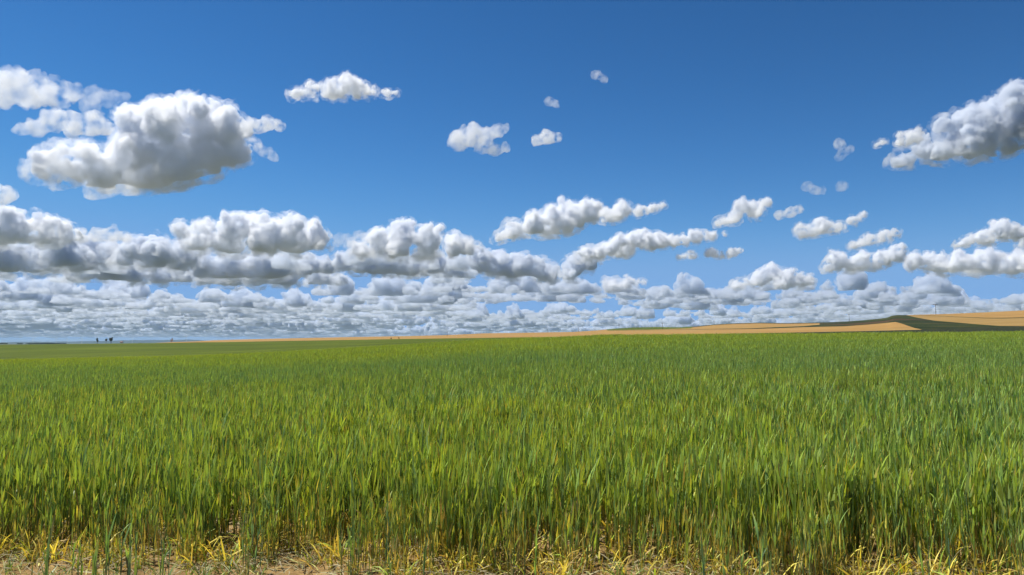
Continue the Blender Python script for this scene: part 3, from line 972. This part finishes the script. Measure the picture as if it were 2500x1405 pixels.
def tree(px, foot, top, width, dist, label, seed, fill=1.0, lean=0.0, cat='tree', name='tree', multi=1):
    p = at(px, foot, dist)
    m = p[1] / FPX
    H, W = (foot - top) * m, width * m
    rng = np.random.default_rng(seed)
    r = tag(empty(name, tuple(p)), label, cat)
    s = Solid()
    tips = []
    for k in range(multi):
        bx = (k - (multi - 1) / 2) * W * 0.22
        top_p = np.array((bx * 1.6 + lean * H, 0, H * 0.62))
        s.rod((bx, 0, -0.5), top_p * np.array((0.6, 1, 0.55)) + np.array((bx * 0.4, 0, 0)), H * 0.035, H * 0.026)
        for _ in range(9):
            a = rng.uniform(0, 2 * math.pi)
            st = np.array((bx * 1.2, 0, 0)) + np.array((lean * H * 0.3, 0, H * rng.uniform(0.18, 0.42)))
            en = np.array((lean * H + bx + math.cos(a) * W * 0.42 * rng.random(), math.sin(a) * W * 0.4 * rng.random(), H * rng.uniform(0.5, 0.97)))
            s.rod(st, en, H * 0.016, H * 0.005, 5)
            tips.append(en); tips.append(st * 0.35 + en * 0.65)
    s.build('trunk', M_BARK, r, True)
    B = Blades()
    for t in tips:
        rad = W * rng.uniform(0.12, 0.24)
        for _ in range(int(46 * fill)):
            d = rng.normal(size=3); d *= rad * rng.random() ** 0.5 / np.linalg.norm(d)
            c = t + d
            a1 = rng.normal(size=3); a1 /= np.linalg.norm(a1)
            b1 = np.cross(a1, rng.normal(size=3)); b1 /= np.linalg.norm(b1)
            L = H * rng.uniform(0.025, 0.055)
            col = np.array((0.12, 0.115, 0.07)) * rng.uniform(0.5, 1.3)
            B.ribbon([c - a1 * L, c, c + a1 * L], [L * .3, L * .55, L * .1], b1, [col] * 3)
    v, f, c = B.get()
    me = mesh_np('crown', v, f)
    a_ = me.attributes.new('col', 'FLOAT_COLOR', 'POINT'); a_.data.foreach_set('color', c.astype(np.float32).ravel())
    link('crown', me, M_LEAVES, r)
    return r


def build_trees():
    tree(237, 838.5, 826.5, 8, 700, 'leaning bushy tree, leftmost of three trees on the green field edge', 1, 1.4, 0.08)
    tree(259, 837.5, 826.5, 8, 720, 'sparse thin tree, middle one of three on the green field edge', 2, 0.7, 0.0)
    tree(271, 837, 825, 9.5, 740, 'open branched tree, tallest of three on the green field edge', 3, 0.8, -0.03, multi=2)
    tree(955, 829.5, 825, 4, 655, 'small round bush at the foot of the ochre rise, left of two', 4, 1.3, 0, 'bush', 'bush')
    tree(974, 829, 824, 4, 660, 'small pointed bush at the foot of the ochre rise, right of two', 5, 1.0, 0, 'bush', 'bush')
    # the dark rows of trees far out on the plain
    rng = np.random.default_rng(77)
    B = Blades()
    for (u0, u1, hmax) in ((-250, 14, 2.6), (44, 52, 2.2), (68, 128, 2.6), (128, 160, 1.8), (340, 352, 2.0), (352, 410, 1.2), (-700, -300, 2.4)):
        for _ in range(int((u1 - u0) * 5)):
            u = rng.uniform(u0, u1)
            p = at(u, 840.2, rng.uniform(3600, 4200))
            m = p[1] / FPX
            hh = hmax * m * rng.uniform(0.35, 1.0)
            for _k in range(9):
                c = p + np.array((rng.normal(0, 3), rng.normal(0, 3), hh * rng.random()))
                a1 = rng.normal(size=3); a1 /= np.linalg.norm(a1)
                b1 = np.cross(a1, rng.normal(size=3)); b1 /= np.linalg.norm(b1)
                L = rng.uniform(0.8, 1.8)
                B.ribbon([c - a1 * L, c, c + a1 * L], [L * .6, L, L * .4], b1, [np.array((0.035, 0.05, 0.02)) * rng.uniform(0.6, 1.3)] * 3)
    v, f, c = B.get()
    me = mesh_np('distant_woods', v, f)
    a_ = me.attributes.new('col', 'FLOAT_COLOR', 'POINT'); a_.data.foreach_set('color', c.astype(np.float32).ravel())
    tag(link('distant_woods', me, M_LEAVES), 'dark far rows of trees on the plain at the left', 'woods', kind='stuff')


build_poles()
build_turbines()
build_tower()
build_house()
build_trees()

# ------------------------------------------------------------------ air
m_air, t_air, p_air, o_air = new_mat('pale_air')
t_air.nodes.remove(p_air)
v_air = t_air.nodes.new('ShaderNodeVolumePrincipled')
v_air.inputs['Density'].default_value = 3.4e-5
v_air.inputs['Color'].default_value = (0.52, 0.74, 1.0, 1)
t_air.links.new(v_air.outputs[0], o_air.inputs['Volume'])
LA = 1.3e5
tag(link('haze', mesh_np('haze', [(x, y, z) for z in (-10, 235) for x, y in ((-LA, -LA), (LA, -LA), (LA, LA), (-LA, LA))],
         [(3, 2, 1, 0), (4, 5, 6, 7), (0, 1, 5, 4), (1, 2, 6, 5), (2, 3, 7, 6), (3, 0, 4, 7)]), m_air), 'thin pale blue air over the farmland', 'haze', kind='stuff')
CLOUD_BASE = 1000.0
STYLE = {   # optical depth per blob radius, noise size in blob radii, noise thresholds, voxel in photo pixels
    'dense': (12.0, 0.8, 0.40, 0.68, 1.2),
    'grey': (12.0, 0.9, 0.38, 0.68, 1.3),
    'medium': (5.5, 0.9, 0.40, 0.70, 1.3),
    'thin': (1.6, 1.1, 0.36, 0.82, 1.7),
    'wisp': (0.55, 1.2, 0.33, 0.90, 1.7),
}
cloud_count = 0


def cloud(label, base, blobs, style='dense', tilt=0.0, dist=None, group=None, kids=9, grand=4):
    """One cumulus: blobs are (column, row, radius) as seen in the photograph; base is the row of its flat
    underside, which with the common base height of the clouds gives its distance."""
    global cloud_count
    cloud_count += 1
    rng = np.random.default_rng(100 + cloud_count)
    q, nsz, lo, hi, vox = STYLE[style]
    d = dist or CLOUD_BASE * FPX / (HORIZON - base)
    cx = float(np.mean([b[0] for b in blobs]))
    p = at(cx, base, d)
    th = math.atan2(p[0], p[1])
    s = d * math.cos(th) / FPX
    ax = np.array((math.cos(th), -math.sin(th)))
    loc = []
    for u, v, r in blobs:
        # the plane square to the line of sight through the cloud's middle
        w = at(u, v, 1.0)
        dirv = w - np.array((0, 0, EYE))
        n = np.array((math.sin(th), math.cos(th)))
        k = d / (dirv[0] * n[0] + dirv[1] * n[1])
        P = dirv * k + np.array((0, 0, EYE)) - p
        loc.append((P[:2] @ ax, P[2], r * s))
    R = float(np.percentile([b[2] for b in loc], 75))
    # the underside follows the lowest puffs along the cloud
    us_, bot = np.array([b[0] for b in loc]), np.array([b[1] - 0.55 * b[2] for b in loc])
    bins = np.linspace(us_.min(), us_.max() + 1e-3, 6)
    low = [(us_[k].mean(), bot[k].min()) for k in ((us_ >= bins[i]) & (us_ < bins[i + 1]) for i in range(5)) if k.any()]
    if len(low) > 2:
        ba, bb = np.polyfit([q_[0] for q_ in low], [q_[1] for q_ in low], 1)
        ba = float(np.clip(ba, -0.3, 0.3))
    else:
        ba, bb = 0.0, float(bot.min())
    fl = lambda x: ba * x + bb
    st = rng.bit_generator.state
    sp = puff(loc, rng, kids=kids, grand=grand)
    solid = style in ('dense', 'grey', 'medium')
    tint = dict(color=(0.86, 0.89, 0.93)) if style == 'grey' else {}  # same cloud, darker vapour: shade from thicker cloud put into the colour
    if solid:       # torn, thin outer vapour round a denser heart
        zt = max(c[2] for c, r in sp)
        fr = [(c, r * 1.03 + R * (0.46 - 0.32 * min(1, max(0, c[2] / zt)))) for c, r in sp]      # crisp tops, torn flanks
        mat = cloud_mat('cloud_fringe', q / R * 0.35, scale=1.0 / (R * 0.8), lo=0.49, hi=0.80, detail=8.0, rough=0.6, step=0.35, **tint)
        me = cloud_mesh('cloud', fr, vox * 1.6 * s, base=fl, flat=0.5, amp=R * 0.12, nscale=R * 0.6, seed=cloud_count)
    else:
        mat = cloud_mat('thin_vapour', q / R, scale=1.0 / (R * nsz), lo=lo, hi=hi, detail=5.0, rough=0.46, step=0.3)
        sp = [(c, r * 1.06 + R * 0.26) for c, r in sp]       # roomy: the noise shapes the vapour inside it
        me = cloud_mesh('cloud', sp, vox * s, base=lambda x: fl(x) - R * 0.2, flat=0.5, amp=R * 0.14, nscale=R * 0.6, seed=cloud_count)
    o = link('cloud', me, mat)
    if solid:
        core = cloud_mesh('dense_core', sp, vox * s, base=lambda x: fl(x) + R * 0.12, flat=0.3, amp=R * 0.12, nscale=R * 0.6, seed=cloud_count)
        link('dense_core', core, cloud_mat('dense_vapour', q / R, skin=0.0, scale=1.0 / (R * nsz), lo=lo, hi=hi, detail=8.0, rough=0.56, step=0.35, **tint), o)
    o.location = p
    o.rotation_euler = (0, 0, -th)
    tag(o, label, 'cloud', group)
    return o


def build_clouds():
    cloud('towering white cumulus with a grey flat base, biggest cloud in the sky', 472,
          [(430, 280, 48), (320, 285, 36), (370, 300, 52), (480, 295, 60), (525, 335, 62), (400, 365, 88), (330, 370, 58), (458, 390, 74), (555, 362, 50), (595, 375, 26),
           (200, 405, 46), (140, 402, 38), (105, 420, 22), (260, 415, 52), (350, 425, 52), (420, 440, 50), (250, 440, 34), (500, 412, 46)], 'dense')
    cloud('pale torn cloud at the left edge, higher than the towering cumulus', 258,
          [(-10, 222, 42), (40, 220, 36), (95, 215, 34), (140, 225, 26), (70, 240, 22), (175, 226, 15)], 'thin')
    cloud('ragged wispy cloud scrap with a tail pointing right, touching the pale torn cloud', 285,
          [(230, 235, 24), (222, 258, 22), (255, 245, 18), (280, 240, 13), (305, 238, 8), (235, 280, 14)], 'wisp')
    cloud('flat pale cloud streak directly left of the shoulder of the towering cumulus', 332,
          [(130, 300, 26), (180, 300, 28), (90, 312, 16), (50, 318, 10), (225, 300, 26), (175, 325, 14), (255, 318, 16)], 'thin')
    cloud('small grey cloud touching the right side of the towering cumulus', 330,
          [(605, 312, 16), (630, 318, 17), (655, 310, 16), (680, 310, 11)], 'thin')
    cloud('two joined grey cloud shreds below the small grey cloud beside the towering cumulus', 402,
          [(630, 362, 11), (648, 375, 12), (668, 390, 12)], 'wisp')
    cloud('dim grey cloud low at the left edge under the towering cumulus', 498, [(-5, 480, 24), (22, 478, 16), (10, 492, 12)], 'thin')
    cloud('feathery white cloud alone high in the sky with tapering ends on both sides', 262,
          [(850, 208, 29), (880, 214, 28), (805, 216, 26), (760, 226, 19), (722, 234, 14), (830, 240, 20), (908, 232, 16), (945, 231, 11), (968, 228, 6)], 'medium')
    cloud('small curled cloud in mid sky with a notch on its right side', 385,
          [(1118, 340, 24), (1150, 338, 25), (1185, 332, 18), (1215, 320, 13), (1232, 314, 7), (1172, 368, 12), (1205, 370, 15), (1235, 358, 9)], 'thin')
    cloud('small oval cloud in mid sky right of the curled one', 352, [(1312, 342, 13), (1335, 335, 15), (1360, 334, 11)], 'thin')
    cloud('tiny faint cloud tuft, highest scrap in the open blue sky', 206, [(1456, 186, 11), (1475, 196, 9)], 'wisp')
    cloud('faint cloud tuft above the small oval cloud', 260, [(1340, 250, 11), (1358, 252, 8)], 'wisp')
    cloud('long slanting grey cloud climbing out of the right edge, white along its top', 412,
          [(2480, 238, 42), (2430, 262, 42), (2380, 290, 35), (2460, 300, 58), (2395, 335, 48), (2335, 345, 34), (2300, 315, 20), (2330, 308, 18), (2260, 368, 30),
           (2215, 388, 20), (2190, 398, 12), (2300, 382, 32), (2540, 250, 60), (2560, 310, 60), (2370, 370, 36), (2440, 350, 45)], 'grey', tilt=0.16)
    cloud('grey puff off the lower tip of the long slanting cloud', 365, [(2205, 342, 20), (2235, 338, 20), (2155, 352, 10), (2140, 356, 7)], 'medium')
    cloud('barely visible ring of vapour left of the long slanting cloud', 395, [(2050, 358, 13), (2075, 366, 9), (2048, 385, 9)], 'wisp')
    cloud('small faint cloud pair under open sky, above the broken clouds on the right', 482, [(1968, 456, 11), (1990, 470, 13), (2008, 466, 8)], 'wisp')
    cloud('tiny faint round cloud beside the faint pair', 468, [(2055, 455, 13)], 'wisp')
    cloud('bright pointed cumulus with a grey base, tallest over the middle of the horizon', 588,
          [(1380, 503, 24), (1350, 530, 32), (1405, 528, 36), (1442, 522, 28), (1300, 552, 30), (1250, 565, 27), (1218, 578, 14), (1370, 560, 30), (1330, 570, 22)], 'dense')
    cloud('lumpy grey cloud joined to the right of the pointed cumulus', 560,
          [(1520, 515, 25), (1498, 538, 24), (1560, 518, 19), (1595, 510, 15), (1480, 525, 20), (1618, 500, 8)], 'medium')
    cloud('long bright cloud rising to the right below the pointed cumulus', 636,
          [(1558, 585, 26), (1520, 602, 32), (1598, 595, 27), (1640, 595, 20), (1700, 582, 18), (1738, 578, 13), (1770, 575, 7), (1480, 615, 22), (1430, 622, 22), (1670, 590, 16)], 'dense')
    cloud('thin lens shaped cloud in the blue gap under the long bright cloud', 638, [(1690, 626, 13), (1735, 620, 15), (1785, 620, 15), (1660, 630, 8), (1808, 612, 8), (1760, 626, 12)], 'medium')
    cloud('grey cloud with a knob on top, above the blue gap on the right', 558, [(1810, 502, 20), (1840, 510, 23), (1870, 500, 15), (1790, 535, 20), (1758, 548, 16), (1848, 540, 17)], 'medium')
    cloud('small grey oblong cloud touching the knobbed cloud', 538, [(1905, 527, 12), (1930, 522, 13), (1952, 515, 9)], 'thin')
    cloud('grey and white cloud with a tail rising to the right', 583, [(2012, 555, 24), (1962, 568, 20), (2048, 562, 20), (2082, 540, 13), (2108, 527, 10), (1990, 570, 18)], 'medium')
    cloud('grey arched cloud above the right hand cloud bank', 612, [(2160, 580, 22), (2120, 592, 20), (2085, 600, 12), (2186, 572, 13)], 'medium')
    cloud('white rounded cloud near the right edge, standing above the bank', 605, [(2447, 563, 25), (2405, 582, 23), (2365, 592, 16), (2340, 600, 9), (2480, 575, 22)], 'dense')
    cloud('broad cloud at the right edge beside the white rounded one', 622, [(2510, 570, 24), (2540, 580, 26), (2505, 600, 20)], 'medium')
    cloud('white twin domed cloud at the left end of the right hand bank', 668, [(2045, 635, 26), (2100, 640, 24), (2150, 632, 22), (2190, 622, 22), (2025, 652, 16), (2075, 655, 18), (2130, 655, 18)], 'dense')
    cloud('long white and grey bank running to the right edge above the plain', 682,
          [(2235, 642, 26), (2290, 648, 31), (2350, 650, 30), (2410, 642, 33), (2465, 648, 31), (2520, 645, 33), (2320, 660, 22), (2380, 662, 22)], 'dense')
    cloud('white heaped cloud above the ploughed hills, left of the right hand bank', 712,
          [(1885, 668, 25), (1850, 685, 22), (1925, 680, 24), (1800, 700, 16), (1970, 692, 18), (1910, 695, 20)], 'dense')
    cloud('small white cloud above the strip of green on the far hill', 722, [(1490, 700, 20), (1535, 694, 18), (1570, 690, 10), (1510, 710, 16)], 'medium')
    cloud('grey cloud with a white crest at the left edge of the sky', 612, [(30, 545, 39), (90, 560, 37), (145, 562, 30), (-20, 560, 46), (50, 582, 39), (115, 585, 32), (180, 575, 21)], 'dense')
    cloud('thin grey cloud drifting between the two left hand cloud banks', 590, [(240, 572, 18), (275, 575, 17), (305, 578, 12)], 'thin')
    cloud('wide heaped grey cloud bank left of the middle with a bright white crown', 622,
          [(600, 552, 34), (560, 560, 31), (640, 558, 36), (700, 572, 40), (760, 568, 34), (450, 562, 22), (500, 570, 29), (560, 598, 40), (640, 600, 45), (725, 600, 43), (785, 590, 25), (480, 592, 29)], 'dense')
    cloud('pale pink and grey domed cloud left of the pointed cumulus', 640,
          [(925, 588, 33), (985, 578, 37), (1045, 588, 37), (1105, 597, 31), (1150, 608, 22), (890, 612, 24), (970, 618, 31), (1040, 622, 29)], 'dense')
    cloud('faint thin cloud between the crowned bank and the domed cloud', 612, [(830, 585, 15), (855, 590, 15), (875, 575, 10)], 'wisp')
    cloud('low dim cloud roll above the three small trees on the horizon', 700, [(180, 672, 26), (250, 668, 30), (320, 672, 32), (390, 674, 30), (450, 678, 24)], 'grey')
    cloud('low grey cloud roll above the pale ruined tower', 704, [(500, 682, 24), (560, 678, 30), (630, 680, 32), (700, 678, 30), (770, 682, 26), (830, 686, 20)], 'grey')
    # the unbroken far deck below them
    cloud('very wide dark grey cloud mass over the flat plain at the left edge', 668, [(-30, 625, 52), (30, 632, 44), (90, 640, 42), (150, 625, 47), (210, 615, 42), (265, 620, 34), (120, 655, 29), (200, 648, 34)], 'grey')
    cloud('long dim cloud layer behind the wide dark mass', 655, [(330, 615, 35), (385, 620, 40), (440, 628, 38), (300, 635, 27), (360, 640, 30), (430, 645, 24)], 'grey')
    cloud('broad grey cloud layer below the crowned bank', 682, [(500, 650, 34), (560, 655, 39), (620, 650, 39), (680, 655, 36), (740, 650, 34), (800, 655, 26), (590, 670, 26), (660, 672, 26)], 'grey')
    cloud('long pale rolled cloud below the domed cloud', 672, [(830, 640, 24), (880, 650, 27), (940, 655, 30), (1000, 655, 30), (1060, 652, 30), (1110, 650, 24)], 'grey')
    cloud('grey and white rolled cloud reaching right under the pointed cumulus', 690,
          [(1170, 640, 33), (1220, 650, 35), (1280, 655, 35), (1340, 660, 31), (1400, 650, 29), (1440, 640, 22), (1250, 672, 22), (1320, 675, 20), (1390, 672, 20)], 'grey')


def far_deck():
    """The field of small clouds that runs on to the horizon: one mass nobody could count."""
    rng = np.random.default_rng(5)
    protos = []
    for k in range(9):
        n = rng.integers(5, 9)
        bl = []
        for j in range(n):
            u = rng.uniform(-1, 1)
            r = rng.uniform(0.2, 0.36) * (1.15 - 0.6 * abs(u))
            bl.append((u * 0.85, r * rng.uniform(0.2, 0.9), r))
        sp = []
        for (u, v, r) in bl:
            for w in (0, rng.uniform(-0.5, 0.5)):
                c = np.array((u, w, v)); sp.append((c, r))
                for _ in range(7):
                    d = rng.normal(size=3); d[2] += 0.4; d /= np.linalg.norm(d)
                    r2 = r * rng.uniform(0.25, 0.45)
                    sp.append((c + d * r * 0.85, r2))
                    for _ in range(3):
                        d2 = rng.normal(size=3) + d * 0.8; d2 /= np.linalg.norm(d2)
                        sp.append((c + d * r * 0.85 + d2 * r2 * 0.85, r2 * 0.4))
        me = cloud_mesh('deck_part', sp, 0.03, base=0.0, flat=0.12, amp=0.05, nscale=0.28, seed=50 + k)
        nv, nf = len(me.vertices), len(me.polygons)
        co = np.empty(nv * 3, np.float32); me.vertices.foreach_get('co', co)
        fi = np.empty(nf * 4, np.int32); me.polygons.foreach_get('vertices', fi)
        protos.append((co.reshape(-1, 3).astype(float), fi.reshape(-1, 4), None))
        bpy.data.meshes.remove(me)
    pos, rot, scl, pick = [], [], [], []
    grid = {}
    # first row of the deck, photograph column -> distance where it starts (km), and how much of the sky it fills
    su = [-400, 0, 400, 800, 1100, 1300, 1450, 1700, 1900, 2100, 2500, 2900]
    sd = [9.2, 9.2, 9.6, 10.0, 10.4, 11, 14.5, 14.0, 13.5, 11.8, 11.5, 11.5]
    sc = [.98, .98, .98, .95, .85, .72, .54, .55, .57, .62, .64, .64]
    tries = 0
    while tries < 34000:
        tries += 1
        near = rng.random() < 0.8
        d = (rng.uniform(9.0 ** 2, 34 ** 2) ** 0.5 if near else rng.uniform(30 ** 2, 130 ** 2) ** 0.5) * 1000
        px = rng.uniform(-250, 2750)
        if d / 1000 < np.interp(px, su, sd): continue
        x = (px - 1250) / FPX * d; y = d
        cov = np.interp(px, su, sc)
        if fbm2(np.array([x / 6000.0]), np.array([y / 6000.0]), octaves=2, seed=3)[0] * 0.9 + 0.5 > cov: continue
        R = rng.uniform(300, np.interp(px, [0, 900, 1600, 2500], [1050, 1000, 800, 900])) * (1.0 if d < 40000 else 1.8)
        c = (int(x // 4000), int(y // 4000))
        if any(math.hypot(x - q[0], y - q[1]) < (R + q[2]) * 0.72 for i in (-1, 0, 1) for j in (-1, 0, 1) for q in grid.get((c[0] + i, c[1] + j), ())): continue
        grid.setdefault(c, []).append((x, y, R))
        pos.append((x, y, CLOUD_BASE + rng.uniform(-80, 120)))
        rot.append((0, 0, rng.uniform(0, 2 * math.pi)))
        scl.append((R, R, R * rng.uniform(0.6, 1.3)))
        pick.append(rng.integers(len(protos)))
    o = instancer('cloud_deck', protos, np.array(pos), np.array(rot), np.array(scl), np.array(pick), np.zeros(len(pos)),
                  cloud_mat('deck_vapour', 0.018, color=(0.80, 0.85, 0.915), skin=0.004, aniso=0.3, scale=1 / 0.35, lo=0.36, hi=0.66, detail=7.0, step=0.5))  # grey-blue vapour colour stands in for shade cast on the deck
    tag(o, 'grey and white sheet of small flat clouds running to the horizon', 'clouds', kind='stuff')
    return len(pos)


build_clouds()
print("DECK", far_deck())
